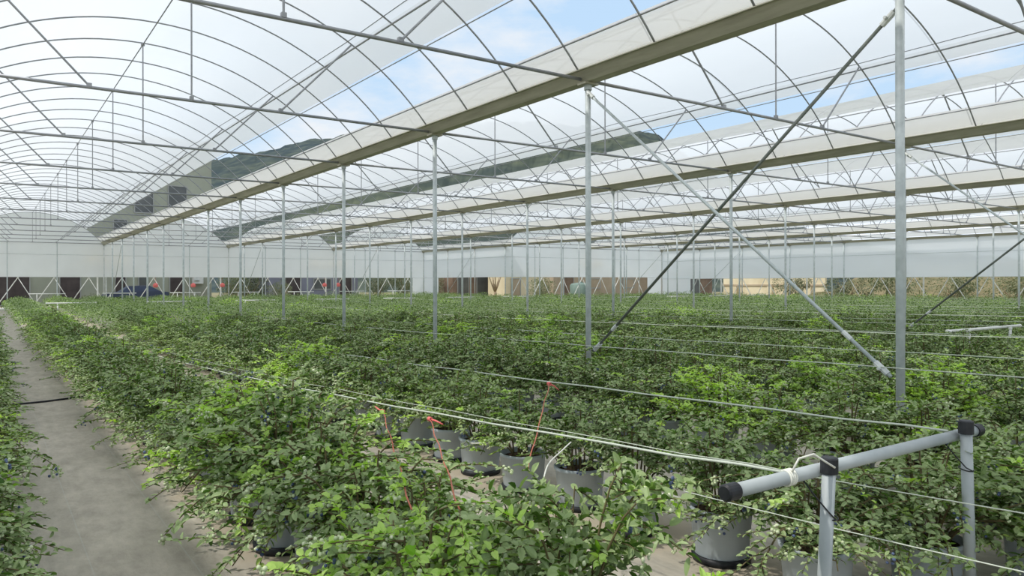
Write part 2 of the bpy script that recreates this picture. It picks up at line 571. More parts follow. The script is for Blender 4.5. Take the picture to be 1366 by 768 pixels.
# ------------------------------------------------------------------ gutters, posts, arches, trusses, purlins
for j in range(0, 7):
    x = GX(j)
    y0, y1 = Y_BACK - 2, y_end(j if j > 0 else 1) + 0.05
    prof = [(-0.075, 0.0), (0.075, 0.0), (0.155, 0.125), (0.19, 0.125), (0.19, 0.137), (0.145, 0.137), (0.066, 0.014), (-0.066, 0.014), (-0.145, 0.137), (-0.19, 0.137), (-0.19, 0.125), (-0.155, 0.125)]
    mb = MB()
    n = len(prof)
    for y in (y0, y1):
        for px, pz in prof:
            mb.v.append((x + px, y, POST_TOP + pz))
    for i in range(n):
        mb.f.append((i, (i + 1) % n, n + (i + 1) % n, n + i))
        mb.m.append(0)
    o = mb.build('gutter', MT['gutter'])
    nm = {0: 'grey steel roof gutter left of the path span', 1: 'grey steel roof gutter along the right of the path span, nearest and lowest hung of all',
          }.get(j, 'grey steel roof gutter on the %s post row right of the path' % nth(j) if j < 6 else 'grey steel roof gutter on top of the long side wall')
    if j == 1:
        nm = 'broad grey steel roof gutter along the right of the span over the path'
    tag(o, nm, 'gutter', 'roof gutters')
    mbr = MB()                                   # joint plates under the gutter where it sits on the posts
    for k in range(-1, 14 if j <= 4 else 11):
        if in_view([(x, YK(k), POST_TOP)], 40):
            mb2 = MB().box((x, YK(k), POST_TOP - 0.015), (0.22, 0.16, 0.028))
            mb2.build('joint_plate', MT['gutter'], o)

post_proto = {}
for j in range(1, 7):
    kmax = 13 if j <= 4 else 10
    i_seen = 0
    for k in range(-1, kmax + 1):
        x, y = GX(j), YK(k)
        if not in_view([(x, y, z) for z in (0.3, 1.2, 2.2, 3.2, 4.1)]):
            continue
        i_seen += 1
        end = k == kmax or (j == 4 and k > 10)
        key = 'pale' if end else 'grey'
        if key not in post_proto:
            post_proto[key] = MB().tube([(0, 0, 0), (0, 0, POST_TOP - 0.02)], 0.036, 14).mesh('post_shaft', MT['pale_steel' if end else 'steel'], True)
            post_proto[key + 'c'] = MB().lathe((0, 0, 0), [(0.05, POST_TOP - 0.09), (0.05, POST_TOP - 0.03), (0.075, POST_TOP - 0.028), (0.075, POST_TOP - 0.012)], 14).mesh('post_collar', MT['steel'])
            post_proto[key + 'b'] = MB().lathe((0, 0, 0), [(0.12, 0), (0.11, 0.05), (0.05, 0.055)], 12).mesh('concrete_foot', MT['concrete'])
        who = 'nearest' if i_seen == 1 else nth(i_seen) + ' from the front'
        lab = '%s steel post %s under %s' % ('pale' if end else 'slim grey', who, GUT_NAME[j])
        if j == 1 and i_seen == 1:
            lab = 'tall grey steel post nearest the camera, crossed by diagonal brace rods'
        t = empty('support_post', (x, y, 0), lab, 'post', 'steel posts under the gutters')
        link_mesh('shaft', post_proto[key], t)
        if y < 30:
            link_mesh('collar', post_proto[key + 'c'], t)
            link_mesh('concrete_foot', post_proto[key + 'b'], t)

# arch tube, one mesh for all
ang = math.asin(DX_E / ARCH_R)
arch_pts = [(ARCH_R * math.sin(-ang + 2 * ang * i / 36), 0, ARCH_C + ARCH_R * math.cos(-ang + 2 * ang * i / 36)) for i in range(37)]
ME_ARCH = MB().tube(arch_pts, 0.0125, 8).mesh('arch', MT['arch_steel'], True)
ME_TIE = MB().tube([(-HALF + 0.12, 0, POST_TOP + 0.03), (HALF - 0.12, 0, POST_TOP + 0.03)], 0.0225, 8).mesh('tie_beam', MT['arch_steel'], True)
hg = MB().tube([(0, 0, POST_TOP + 0.05), (0, 0, ARCH_TOP - 0.01)], 0.0125, 6)
hg.box((0, 0, POST_TOP + 0.065), (0.05, 0.05, 0.05))
hg.box((0, 0, ARCH_TOP - 0.03), (0.06, 0.05, 0.04))
ME_HANG = hg.mesh('hanger', MT['arch_steel'])
ME_STRUT = {}
for sg in (-1, 1):
    sm = MB().tube([(sg * 1.27, 0, POST_TOP + 0.05), (sg * 2.41, 0, arch_z(2.41) - 0.01)], 0.0145, 8)
    sm.box((sg * 1.27, 0, POST_TOP + 0.06), (0.06, 0.05, 0.05))
    ME_STRUT[sg] = sm.mesh('strut', MT['arch_steel'])


def arch_visible(xm, y):
    return in_view([(xm + p[0], y, p[2]) for p in arch_pts[::3]])


for s in range(1, 7):
    xm = span_mid(s)
    kmax = 13 if s <= 4 else 10
    nt_, na_ = 0, 0
    for k3 in range(-6, kmax * 3 + 1):
        y = YK(0) + BAY * k3 / 3
        tie_pts = [(xm - HALF + SPAN * i / 10, y, POST_TOP) for i in range(11)]
        if not (arch_visible(xm, y) or (k3 % 3 == 0 and in_view(tie_pts))):
            continue
        if k3 % 3 == 0:
            nt_ += 1
            who = 'nearest' if nt_ == 1 else nth(nt_) + ' from the front'
            t = empty('roof_truss', (xm, y, 0), 'steel roof truss, %s in %s' % (who, SPAN_NAME[s]), 'roof truss', 'roof trusses on the posts')
            link_mesh('arch', ME_ARCH, t)
            link_mesh('tie_beam', ME_TIE, t)
            link_mesh('hanger', ME_HANG, t)
            for sg in (-1, 1):
                link_mesh('strut', ME_STRUT[sg], t)
        else:
            na_ += 1
            who = 'nearest' if na_ == 1 else nth(na_) + ' from the front'
            tag(link_mesh('roof_arch', ME_ARCH, None, (xm, y, 0)), 'thin steel arch, %s in %s' % (who, SPAN_NAME[s]), 'roof arch', 'thin arches between the trusses')
    # longitudinal rails under the film
    y0, y1 = Y_BACK, y_end(s) + 0.02
    for dx, dr, r, what in ((0, -0.03, 0.011, 'ridge rail along the top of'), (DX_A, -0.03, 0.0135, 'upper vent rail in'), (DX_A - 0.11, 0.0, 0.007, 'film cord above the vent rail in'),
                            (DX_V[s], -0.01, 0.008, 'hem rail above the roof gap in'), (DX_C, 0.0, 0.0125, 'lower rail below the roof gap in'),
                            (-DX_L, -0.01, 0.012, 'left hem rail of'), (-DX_C, 0.0, 0.010, 'left gutter side rail of')):
        rr = ARCH_R + dr
        z = ARCH_C + math.sqrt(rr * rr - dx * dx)
        ny = 30
        wob = 0.02 if r < 0.0075 else 0.0
        pts = [(xm + dx, y0 + (y1 - y0) * i / ny, z + wob * math.sin(i * 2.7 + s)) for i in range(ny + 1)]
        tag(MB().tube(pts, r, 6).build('purlin', MT['arch_steel'], smooth=True), 'steel %s %s' % (what, SPAN_NAME[s]), 'purlin', 'rails running along the roof')


# end wall columns and rails
def column_run(pts, labels, grp):
    for p, lb in zip(pts, labels):
        t = MB().tube([(p[0], p[1], 0), (p[0], p[1], POST_TOP)], 0.026, 8)
        t.box((p[0], p[1], POST_TOP - 0.02), (0.08, 0.08, 0.04))
        tag(t.build('wall_stud', MT['steel']), lb, 'post', grp)


pts, lbs = [], []
i = 0
for s in (1, 2, 3, 4):
    for q in (1, 2):
        p = (GX(s - 1) + SPAN * q / 3, Y_END, 0)
        i += 1
        pts.append(p)
        lbs.append('thin steel stud on the far end wall, %s from the path side' % nth(i))
column_run(pts, lbs, 'studs of the far end wall')
pts, lbs = [], []
i = 0
for s in (5, 6):
    for q in (1, 2):
        i += 1
        pts.append((GX(s - 1) + SPAN * q / 3, Y_STEP, 0))
        lbs.append('thin steel stud on the nearer stepped end wall, %s from its left' % nth(i))
column_run(pts, lbs, 'studs of the stepped end wall')


def rail(p0, p1, r, label, mat='steel'):
    tag(MB().tube([p0, p1], r, 6).build('wall_rail', MT[mat], smooth=True), label, 'rail', 'rails of the film walls')


for z, what in ((RAIL_Z, 'middle'), (FILM_Z0, 'bottom hem')):
    m_ = 'steel' if z == RAIL_Z else 'pale_steel'
    rail((GX(0), Y_END, z), (GX(4), Y_END, z), 0.014, '%s rail across the far film end wall' % what, m_)
    rail((GX(4), Y_STEP, z), (GX(6), Y_STEP, z), 0.014, '%s rail across the nearer stepped end wall' % what, m_)
    rail((GX(4), Y_STEP, z), (GX(4), Y_END, z), 0.014, '%s rail along the short stepped side wall' % what, m_)
    rail((GX(6), Y_BACK, z - 0.12), (GX(6), Y_STEP, z - 0.12), 0.014, '%s rail along the long film side wall' % what, m_)


# cross braces in the post rows
def brace_rod(p0, p1, label, mat='pipe', clamps=True, r=0.017):
    p0, p1 = Vector(p0), Vector(p1)
    t = empty('brace_rod', p1, label, 'brace', 'diagonal braces between posts')
    d = (p0 - p1)
    MB().tube([(0, 0, 0), tuple(d)], r, 10).build('rod', MT[mat], t, True)
    if clamps:
        u = d.normalized()
        for q in (d * 0.02, d * 0.98):
            a = q - u * 0.07
            b = q + u * 0.07
            cb = MB().tube([tuple(a), tuple(b)], 0.028, 8)
            c = q + Vector((-0.03, 0, 0))
            cb.tube([tuple(c), tuple(c + Vector((-0.03, 0, 0)))], 0.014, 6)
            cb.build('clamp', MT['pale_steel'], t)
        q = d * 0.1
        MB().tube([tuple(q - u * 0.05), tuple(q + u * 0.05)], 0.023, 8).build('turnbuckle', MT['pale_steel'], t)
    return t


for j, nm in ((1, 'nearest'), (2, 'second'), (3, 'third')):
    x = GX(j)
    brace_rod((x - 0.06, YK(1) - 0.04, 4.02), (x - 0.06, YK(0) + 0.05, 0.78), 'pale brace rod sloping down toward the camera under %s' % GUT_NAME[j], 'steel')
    brace_rod((x + 0.05, YK(0) + 0.05, 3.92), (x + 0.05, YK(1) - 0.04, 0.70), 'dark brace rod crossing the pale rod under %s' % GUT_NAME[j], 'dark_rod')
for j in (1, 2, 3, 4):
    brace_rod((GX(j), YK(11), 4.0), (GX(j), YK(12), 0.8), 'slanted brace rod near the far end wall under %s' % GUT_NAME[j], 'steel', False)
for j in (5, 6):
    brace_rod((GX(j), YK(8), 4.0), (GX(j), YK(9), 0.8), 'slanted brace rod near the stepped end wall under %s' % GUT_NAME[j], 'steel', False)


# A shaped anchors outside the walls
def anchor(p, d, label):
    t = empty('anchor_brace', (p[0], p[1], 0), label, 'brace', 'white wind braces outside the film walls')
    d = Vector(d)
    MB().tube([tuple(d * -1.2), tuple(d * 0.72 + Vector((0, 0, 3.1)))], 0.026, 8).build('long_leg', MT['white_paint'], t, True)
    MB().tube([tuple(d * 1.1), tuple(d * 0.02 + Vector((0, 0, 1.95)))], 0.022, 8).build('short_leg', MT['white_paint'], t, True)
    MB().box((0.02 * d.x, 0.02 * d.y, 1.95), (0.09, 0.09, 0.09)).build('bolt_plate', MT['white_paint'], t)


for n in range(15):
    x = 1.62 + 1.93 * n
    anchor((x, Y_END + 0.35, 0), (1, 0, 0), 'white inverted V brace outside the far end wall, %s from the path' % nth(n + 1))
for n in range(7):
    x = GX(4) + 1.6 + 1.93 * n
    anchor((x, Y_STEP + 0.35, 0), (1, 0, 0), 'white inverted V brace outside the stepped end wall, %s from its left' % nth(n + 1))
for n in range(13):
    y = 14.6 + 2.1 * n
    anchor((GX(6) + 0.4, y, 0), (0, 1, 0), 'white inverted V brace outside the long side wall, %s from its near end' % nth(n + 1))
for n, (x, y) in enumerate(((GX(1) - 0.3, Y_END + 0.6), (GX(2) - 0.4, Y_END + 0.6), (GX(3) - 0.4, Y_END + 0.6), (GX(6) + 1.6, 31.0), (GX(6) + 1.6, 23.0), (GX(6) + 1.6, 38.5))):
    t = MB().tube([(x, y, 0), (x, y, 2.05)], 0.05, 8)
    t.box((x, y, 2.06), (0.13, 0.13, 0.04))
    tag(t.build('marker_post', MT['white_paint']), ['white post outside the end wall behind the first gutter', 'white post outside the end wall behind the second gutter',
        'white post outside the end wall behind the third gutter', 'white post in the yard beyond the side wall, middle of three', 'white post in the yard beyond the side wall, nearest of three',
        'white post in the yard beyond the side wall, farthest of three'][n], 'post', 'white posts in the yard')

# ------------------------------------------------------------------ blueberry bushes in pots
LEAF_P = [(0, 0), (0.45, 0), (1.0, 0), (0.17, 0.34), (0.48, 0.5), (0.80, 0.32), (0.17, -0.34), (0.48, -0.5), (0.80, -0.32)]
LEAF_F = [(0, 1, 4, 3), (1, 2, 5, 4), (0, 6, 7, 1), (1, 7, 8, 2)]


def add_leaf(mb, p, d, up, L, w, mi, curl):
    d = d.normalized()
    s = d.cross(up)
    if s.length < 1e-3:
        s = Vector((1, 0, 0))
    s.normalize()
    n = s.cross(d)
    b = len(mb.v)
    for a, c in LEAF_P:
        q = p + d * (a * L) + s * (c * w) + n * (abs(c) * w * 0.45 - curl * L * a * a)
        mb.v.append((q.x, q.y, q.z))
    for f in LEAF_F:
        mb.f.append(tuple(b + i for i in f))
        mb.m.append(mi)


def ico(mb, c, r, mi=0):
    t = (1 + 5 ** 0.5) / 2
    vs = [(-1, t, 0), (1, t, 0), (-1, -t, 0), (1, -t, 0), (0, -1, t), (0, 1, t), (0, -1, -t), (0, 1, -t), (t, 0, -1), (t, 0, 1), (-t, 0, -1), (-t, 0, 1)]
    fs = [(0, 11, 5), (0, 5, 1), (0, 1, 7), (0, 7, 10), (0, 10, 11), (1, 5, 9), (5, 11, 4), (11, 10, 2), (10, 7, 6), (7, 1, 8), (3, 9, 4), (3, 4, 2), (3, 2, 6), (3, 6, 8), (3, 8, 9), (4, 9, 5), (2, 4, 11), (6, 2, 10), (8, 6, 7), (9, 8, 1)]
    b = len(mb.v)
    k = r / math.sqrt(1 + t * t)
    mb.v.extend((c[0] + x * k, c[1] + y * k, c[2] + z * k) for x, y, z in vs)
    for f in fs:
        mb.f.append(tuple(b + i for i in f))
        mb.m.append(mi)


def make_variant(seed, spread, height, lime, big, droop, density=1.0):
    """one bush: (foliage, stems, unripe berries, ripe berries) meshes around a pot whose rim is at z=0.29"""
    r = random.Random(seed)
    fo, st, ub, rb = MB(), MB(), MB(), MB()
    tips = []
    nup, nskirt = 14, (9 if droop > 0.15 else 2)
    for i in range(nup + nskirt):
        skirt = i >= nup
        a = 2 * PI * (i + r.uniform(-0.3, 0.3)) / nup if not skirt else 2 * PI * (i - nup + r.uniform(-0.3, 0.3)) / nskirt
        p0 = Vector((0.07 * math.cos(a), 0.07 * math.sin(a), 0.24))
        if skirt:
            out = spread * r.uniform(0.7, 1.0)
            p3 = Vector((out * math.cos(a), out * math.sin(a), r.uniform(0.12, 0.38)))
            p1 = p0 + Vector((0.2 * out * math.cos(a), 0.2 * out * math.sin(a), 0.25))
            p2 = Vector((0.75 * p3.x, 0.75 * p3.y, r.uniform(0.42, 0.55)))
        else:
            out = spread * (r.uniform(0.45, 0.95) if i % 3 else r.uniform(0.05, 0.4))
            hh = height * (1.0 - 0.34 * (out / spread) ** 2) * r.uniform(0.80, 1.05)
            p3 = Vector((out * math.cos(a), out * math.sin(a), hh))
            p1 = p0 + Vector((0.1 * out * math.cos(a), 0.1 * out * math.sin(a), 0.4 * (hh - 0.24)))
            p2 = Vector((0.6 * p3.x, 0.6 * p3.y, 0.24 + 0.86 * (hh - 0.24)))
        bez = lambda t: p0 * (1 - t) ** 3 + p1 * 3 * t * (1 - t) ** 2 + p2 * 3 * t * t * (1 - t) + p3 * t ** 3
        st.tube([tuple(bez(t / 5)) for t in range(6)], [0.007, 0.006, 0.0055, 0.005, 0.004, 0.0025], 5, caps=False)
        ntw = 8 if density >= 1 else 6
        for q in range(ntw):
            t = 0.34 + 0.66 * (q + r.random() * 0.6) / ntw
            t = min(t, 1.0)
            b0 = bez(t)
            aa = a + r.uniform(-1.7, 1.7)
            ln = r.uniform(0.12, 0.25) * (spread / 0.45)
            rise = r.uniform(-0.25, 0.7) - (droop * r.random())
            dv = Vector((math.cos(aa), math.sin(aa), rise)).normalized()
            sag = r.uniform(0.0, 0.25) + 0.2 * droop
            tw = [b0 + dv * (ln * u) + Vector((0, 0, -sag * ln * u * u)) for u in (0, 0.33, 0.66, 1.0)]
            tw = [Vector((v.x, v.y, max(v.z, 0.06))) for v in tw]
            st.tube([tuple(v) for v in tw], [0.0035, 0.003, 0.0024, 0.0015], 4, caps=False)
            islime = r.random() < lime
            nl = int(r.uniform(17, 25) * density)
            for l in range(nl):
                u = (l + 0.5) / nl * 3
                i0 = min(int(u), 2)
                pp = tw[i0].lerp(tw[i0 + 1], u - i0)
                td = (tw[i0 + 1] - tw[i0]).normalized()
                ph = l * 2.4 + r.uniform(-0.5, 0.5)
                side = Vector((math.cos(ph), math.sin(ph), r.uniform(-0.05, 0.6)))
                ld = (td * r.uniform(0.25, 0.9) + side * 0.85)
                ld.z += r.uniform(-0.35, 0.2)
                L = r.uniform(0.027, 0.048) * big
                up = Vector((r.uniform(-0.9, 0.9), r.uniform(-0.9, 0.9), 1))
                young = islime and l > nl * 0.15
                add_leaf(fo, pp, ld, up, L * (0.85 if young else 1), L * r.uniform(0.46, 0.6), 1 if young else 0, r.uniform(0.0, 0.3))
            if r.random() < 0.34:
                tips.append((tw[3] if r.random() < 0.5 else tw[2]))
    for c in tips:
        ripe = r.random() < 0.25
        for b in range(r.randint(4, 9)):
            pos = (c.x + r.uniform(-0.022, 0.022), c.y + r.uniform(-0.022, 0.022), c.z + r.uniform(-0.035, 0.012))
            ico(rb if ripe and b < 4 else ub, pos, r.uniform(0.006, 0.0095))
    for c in tips[:3]:
        ico(rb, (c.x + 0.01, c.y - 0.015, c.z - 0.03), 0.008)
    if not ub.v:
        ico(ub, (0, 0, height), 0.007)
    return (fo.mesh('foliage', [MT['leaf'], MT['lime_leaf']]), st.mesh('stems', MT['wood'], True), ub.mesh('unripe_berries', MT['green_berry'], True),
            rb.mesh('ripe_berries', MT['blue_berry'], True) if rb.v else None)


VAR = []
specs = [  # spread, height, lime, leaf size, droop
    (0.56, 0.80, 0.06, 1.0, 0.25), (0.60, 0.74, 0.03, 1.05, 0.5), (0.54, 0.84, 0.10, 1.0, 0.2), (0.57, 0.80, 0.97, 1.05, 0.2),
    (0.62, 0.73, 0.04, 0.95, 0.5), (0.55, 0.85, 0.08, 1.05, 0.3), (0.57, 0.78, 0.35, 1.0, 0.3), (0.60, 0.81, 0.05, 1.1, 0.4),
    (0.53, 0.72, 0.14, 0.95, 0.3), (0.59, 0.80, 0.03, 1.0, 0.35), (0.46, 0.82, 0.05, 1.0, 0.1), (0.44, 0.78, 0.25, 1.0, 0.1)]
for i, sp in enumerate(specs):
    VAR.append(make_variant(100 + i, *sp))
VAR_BIG = make_variant(300, 0.58, 0.88, 0.14, 1.3, 0.2)

POT_PROF = [(0.148, 0.0), (0.152, 0.008), (0.172, 0.235), (0.182, 0.24), (0.184, 0.262), (0.176, 0.266), (0.166, 0.262), (0.162, 0.22)]
ME_POT = MB().lathe((0, 0, 0.035), POT_PROF, 24).mesh('pot', MT['pot'], True)
ME_SOIL = MB().lathe((0, 0, 0), [(0.162, 0.25), (0.165, 0.262), (0.10, 0.278), (0.03, 0.285)], 18).mesh('soil', MT['soil'], True)
ME_TRAY = MB().lathe((0, 0, 0), [(0.135, 0.0), (0.165, 0.004), (0.168, 0.038), (0.15, 0.04)], 20).mesh('tray', MT['black_plastic'], True)

ROW0, ROWP, PSTEP = 1.45, 1.968, 0.6
ROW_Y0 = {-1: 1.1, 0: 3.28, 1: 2.21}
spots = [(0, 1.28, 0.72), (0, 1.26, 1.30), (0, 1.14, 2.20), (0, 1.64, 2.00), (0, 1.50, 2.72), (1, 3.92, 1.90), (1, 4.40, 1.55)]
NEAR_LOOK = {(1.28, 0.72): 0, (1.26, 1.30): 5, (1.14, 2.20): 3, (1.64, 2.00): 99, (1.50, 2.72): 6, (3.92, 1.90): 7, (4.40, 1.55): 99}
for n in range(-1, 23):
    x = ROW0 + ROWP * n if n >= 0 else -0.32
    ymax = (Y_END if x < GX(4) - 0.4 else Y_STEP) - 1.6
    y = ROW_Y0.get(n, 0.2 * ((n * 7) % 3) + 1.0)
    while y < ymax:
        jx, jy = rnd.uniform(-0.05, 0.05), rnd.uniform(-0.05, 0.05)
        spots.append((n, x + jx, y + jy))
        y += PSTEP
vis, rest = [], []
for n, x, y in spots:
    q = [(x + dx, y + dy, z) for dx in (-0.5, 0, 0.5) for dy in (-0.4, 0.4) for z in (0.2, 0.85)]
    zc = x * SN + y * CS
    if in_view(q, 5) and zc > 0.6:
        vis.append((zc, n, x, y))
    elif -6 < y and zc > -0.5 and in_view(q, 350):
        rest.append((n, x, y))
vis.sort()
near, far = vis[:300], [(n, x, y) for _, n, x, y in vis[300:]]
rest = [p for p in rest if math.hypot(p[1], p[2]) > 1.0] + far

ROW_NAME = {-1: 'the row left of the path', 0: 'the first row right of the path'}
cnt = {}
near.sort(key=lambda q: (q[1], q[3]))
for zc, n, x, y in near:
    cnt[n] = cnt.get(n, 0) + 1
    r = random.Random(int(x * 1000) * 7919 + int(y * 1000))
    vi = r.randrange(10)
    if n == 0:                       # bushes singled out in the photo by pale green young shoots or large leaves
        vi = NEAR_LOOK.get((x, y), 3 if abs(y - 5.0) < 0.3 else vi)
        if 3.0 < y < 7:
            x += 0.07
    elif vi == 3 and r.random() < 0.5:
        vi = 0
    if (x, y) in NEAR_LOOK:
        vi = NEAR_LOOK[(x, y)]
    elif n == 1 and y < 2.5:
        vi = 4
    elif n == 1 and y < 5.6:
        vi = 11 if abs(y - 4.6) < 0.3 else 10
    elif n == 1 and y < 7.6 and r.random() < 0.5:
        vi = 10
    if n == 2 and abs(y - 4.4) < 0.35:
        vi = 3
    var = VAR_BIG if vi == 99 else VAR[vi]
    look = {3: 'lime green', 6: 'fresh green', 11: 'fresh green', 99: 'broad leaved'}.get(vi, 'grey green' if vi in (1, 4, 9) else 'leafy')
    rown = ROW_NAME.get(n, 'the %s row right of the path' % nth(n + 1))
    where = 'nearest' if cnt[n] == 1 else nth(cnt[n]) + ' from the front'
    t = empty('blueberry_bush', (x, y, 0), '%s blueberry bush, %s in %s' % (look, where, rown), 'blueberry bush', 'potted blueberry bushes in rows')
    sc = r.uniform(0.93, 1.10) if (x, y) not in NEAR_LOOK else 1.06 if vi == 3 else 0.92 if vi in (0, 5) else 1.13 if n == 0 else 0.95
    rot = r.uniform(0, 2 * PI)
    close = zc < 9
    fo, st, ub, rb = var
    parts = [link_mesh('foliage', fo, t), link_mesh('stems', st, t), link_mesh('pot', ME_POT, t)]
    if zc < 14:
        parts += [link_mesh('soil', ME_SOIL, t), link_mesh('tray', ME_TRAY, t)]
        b = link_mesh('unripe_berries', ub, t)
        tag(b, 'pale green unripe berries', kind='stuff')
        parts.append(b)
        if rb:
            b = link_mesh('ripe_berries', rb, t)
            tag(b, 'dark blue ripe berries', kind='stuff')
            parts.append(b)
    t.rotation_euler = (0, 0, rot)
    if n == 0 and 3.0 < y < 6.2:
        sc *= 1.12
    wide = 1.12 if n == 0 and 3.0 < y < 6.2 else 1.16 if (n >= 1 and y > 7.5) else 1.08 if n >= 2 or y > 9 else 1.0
    if (x, y) == (1.64, 2.00):
        wide = 0.82
    t.scale = (wide, wide, sc)


# the bushes farther off, past the three hundred nearest: one mass
def far_bushes(pts):
    g = np.random.default_rng(5)
    P = np.array([(x, y) for _, x, y in pts], dtype=np.float32)
    n = len(P)
    per = 320
    th = g.uniform(0, 2 * np.pi, (n, per))
    rad = 0.72 * np.sqrt(g.uniform(0.0, 1, (n, per)))
    top = (0.80 + 0.09 * g.standard_normal((n, 1))) * (1 - 0.30 * (rad / 0.72) ** 2)
    z = top - np.abs(g.standard_normal((n, per))) * 0.17
    z = np.clip(z, 0.12, 1.05)
    C = np.stack([P[:, None, 0] + rad * np.cos(th), P[:, None, 1] + rad * np.sin(th), z], -1).reshape(-1, 3)
    m = len(C)
    L = g.uniform(0.045, 0.085, m)[:, None]
    d = g.standard_normal((m, 3))
    d[:, 2] *= 0.5
    d /= np.linalg.norm(d, axis=1)[:, None]
    up = g.standard_normal((m, 3)) * 0.5 + np.array([0, 0, 1.0])
    s = np.cross(d, up)
    s /= np.linalg.norm(s, axis=1)[:, None]
    nn = np.cross(s, d)
    v = np.stack([C - d * L * 0.5, C + s * L * 0.3 + nn * L * 0.1, C + d * L * 0.5, C - s * L * 0.3 + nn * L * 0.1], 1).reshape(-1, 3)
    nv, nf = len(v), 2 * m
    base = np.arange(m)[:, None] * 4
    loops = np.concatenate([base + np.array([0, 2, 1]), base + np.array([0, 3, 2])], 1).reshape(-1)
    lime = np.repeat((g.uniform(0, 1, n) < 0.07)[:, None], per, 1).reshape(-1) & (g.uniform(0, 1, m) < 0.6)
    me = bpy.data.meshes.new('far_bushes')
    me.vertices.add(nv)
    me.vertices.foreach_set('co', v.astype(np.float32).ravel())
    me.loops.add(nf * 3)
    me.loops.foreach_set('vertex_index', loops.astype(np.int32))
    me.polygons.add(nf)
    me.polygons.foreach_set('loop_start', np.arange(0, nf * 3, 3, dtype=np.int32))
    me.materials.append(MT['leaf'])
    me.materials.append(MT['lime_leaf'])
    me.polygons.foreach_set('material_index', np.repeat(lime.astype(np.int32), 2))
    me.update(calc_edges=True)
    me.validate()
    return me


tag(link_mesh('blueberry_bushes', far_bushes(rest)), 'mass of blueberry bushes in the farther rows under the spans', 'blueberry bushes', kind='stuff')

# ------------------------------------------------------------------ trellis bars and wires
TR0, TRP = 3.05, 3.936


def trellis_bar(x0, x1, y, z, label, near_one=False):
    pm = 'pipe' if near_one else 'white_paint'
    t = empty('trellis_bar', ((x0 + x1) / 2, y, 0), label, 'trellis bar', 'pipe bars at the row ends')
    h = (x1 - x0) / 2
    MB().tube([(-h, 0, z), (h, 0, z)], 0.0255, 18).build('crossbar', MT[pm], t, True)
    for sg in (-1, 1):
        cp = MB().tube([(sg * (h - 0.05), 0, z), (sg * (h + 0.005), 0, z), (sg * (h + 0.012), 0, z)], [0.031, 0.031, 0.024], 18)
        cp.build('end_cap', MT['black_plastic' if near_one else 'white_paint'], t)
    feet = ((-0.42, -0.49, z + 0.035), (0.70, 0.75, z + 0.055)) if near_one else ((-h * 0.55, -h * 0.55, z - 0.01), (h * 0.6, h * 0.6, z - 0.01))
    for top, bot, zt in feet:
        p = MB().tube([(bot, -0.055, 0), (top, -0.055, zt)], 0.0255, 16).build('post', MT[pm], t, True)
        cc = MB().tube([(top, -0.055, zt - 0.035), (top, -0.055, zt + 0.022), (top, -0.055, zt + 0.027)], [0.033, 0.033, 0.027], 16)
        cc.build('post_cap', MT['black_plastic' if near_one else 'white_paint'], p)
        if near_one:
            # dark wire looped round the post under the bar
            loop = [(top + 0.0 + 0.031 * math.cos(a), -0.055 + 0.031 * math.sin(a), zt - 0.20 + 0.006 * math.sin(a)) for a in [i * 2 * PI / 14 for i in range(15)]]
            wl = MB().tube(loop, 0.003, 6)
            wl.tube([(top - 0.085, 0.0, z - 0.024), (top - 0.075, -0.035, z - 0.07), (top - 0.045, -0.075, z - 0.13), (top - 0.01, -0.088, zt - 0.203)], 0.003, 6)
            wl.build('tie_wire', MT['black_plastic'], p, True)
    if near_one:
        for xx in (2.44 - (x0 + x1) / 2,):
            wr = MB()
            for q in range(4):
                wr.tube([(xx + q * 0.011 + 0.004 * math.cos(a), 0.0285 * math.cos(a), z + 0.0285 * math.sin(a)) for a in [i * 2 * PI / 14 for i in range(15)]], 0.0045, 6)
            wr.build('string_wrap', MT['white_tube'], t, True)
        MB().tube([(xx + 0.01, -0.02, z + 0.026), (xx + 0.03, -0.035, z + 0.075), (xx + 0.10, -0.05, z + 0.085), (xx + 0.18, -0.088, z + 0.03)], 0.004, 6).build('string_loop', MT['white_tube'], t, True)
    return t


trellis_bar(2.10, 4.01, 1.69, EYE - 0.73, 'grey pipe bar on two capped posts in the near corner of the rows', True)
fb = 0
for i in range(11):
    c = TR0 + TRP * i
    if c + 1 > GX(6):
        break
    y = 37.5 if c < GX(4) else 31.5
    if in_view([(c, y, 0.6)], 0):
        fb += 1
        trellis_bar(c - 0.95, c + 0.95, y, EYE - 0.84, 'pale pipe bar across a row far down the field, %s from the path' % nth(fb))
fb = 0
for i in range(8):
    c = TR0 + TRP * i
    y = Y_END - 1.9
    if c < GX(4) - 1:
        fb += 1
        trellis_bar(c - 0.95, c + 0.95, y, EYE - 0.62, 'pale pipe bar just inside the far end wall, %s from the path' % nth(fb))


trellis_bar(12.9, 15.7, 5.9, 0.77, 'white pipe bar over the bushes at the side, beyond the nearest tall post')


def trellis_wire(x, pts3, r, label, grp='support wires along the rows', x_end=None):
    (ya, za), (yb, zb), (yc, zc) = pts3
    A = np.array([[1, ya, ya * ya], [1, yb, yb * yb], [1, yc, yc * yc]])
    co = np.linalg.solve(A, np.array([za, zb, zc]))
    n = 40
    wob = min(1.0, (yc - ya) / 25)
    pts = []
    for i in range(n + 1):
        y = ya + (yc - ya) * (i / n) ** 1.4
        pts.append((x + ((x_end or x) - x) * i / n + 0.006 * wob * math.sin(i * 1.7), y, co[0] + co[1] * y + co[2] * y * y + 0.004 * wob * math.sin(i * 2.3)))
    tag(MB().tube(pts, r, 6).build('support_wire', MT['wire'], smooth=True), label, 'wire', grp)


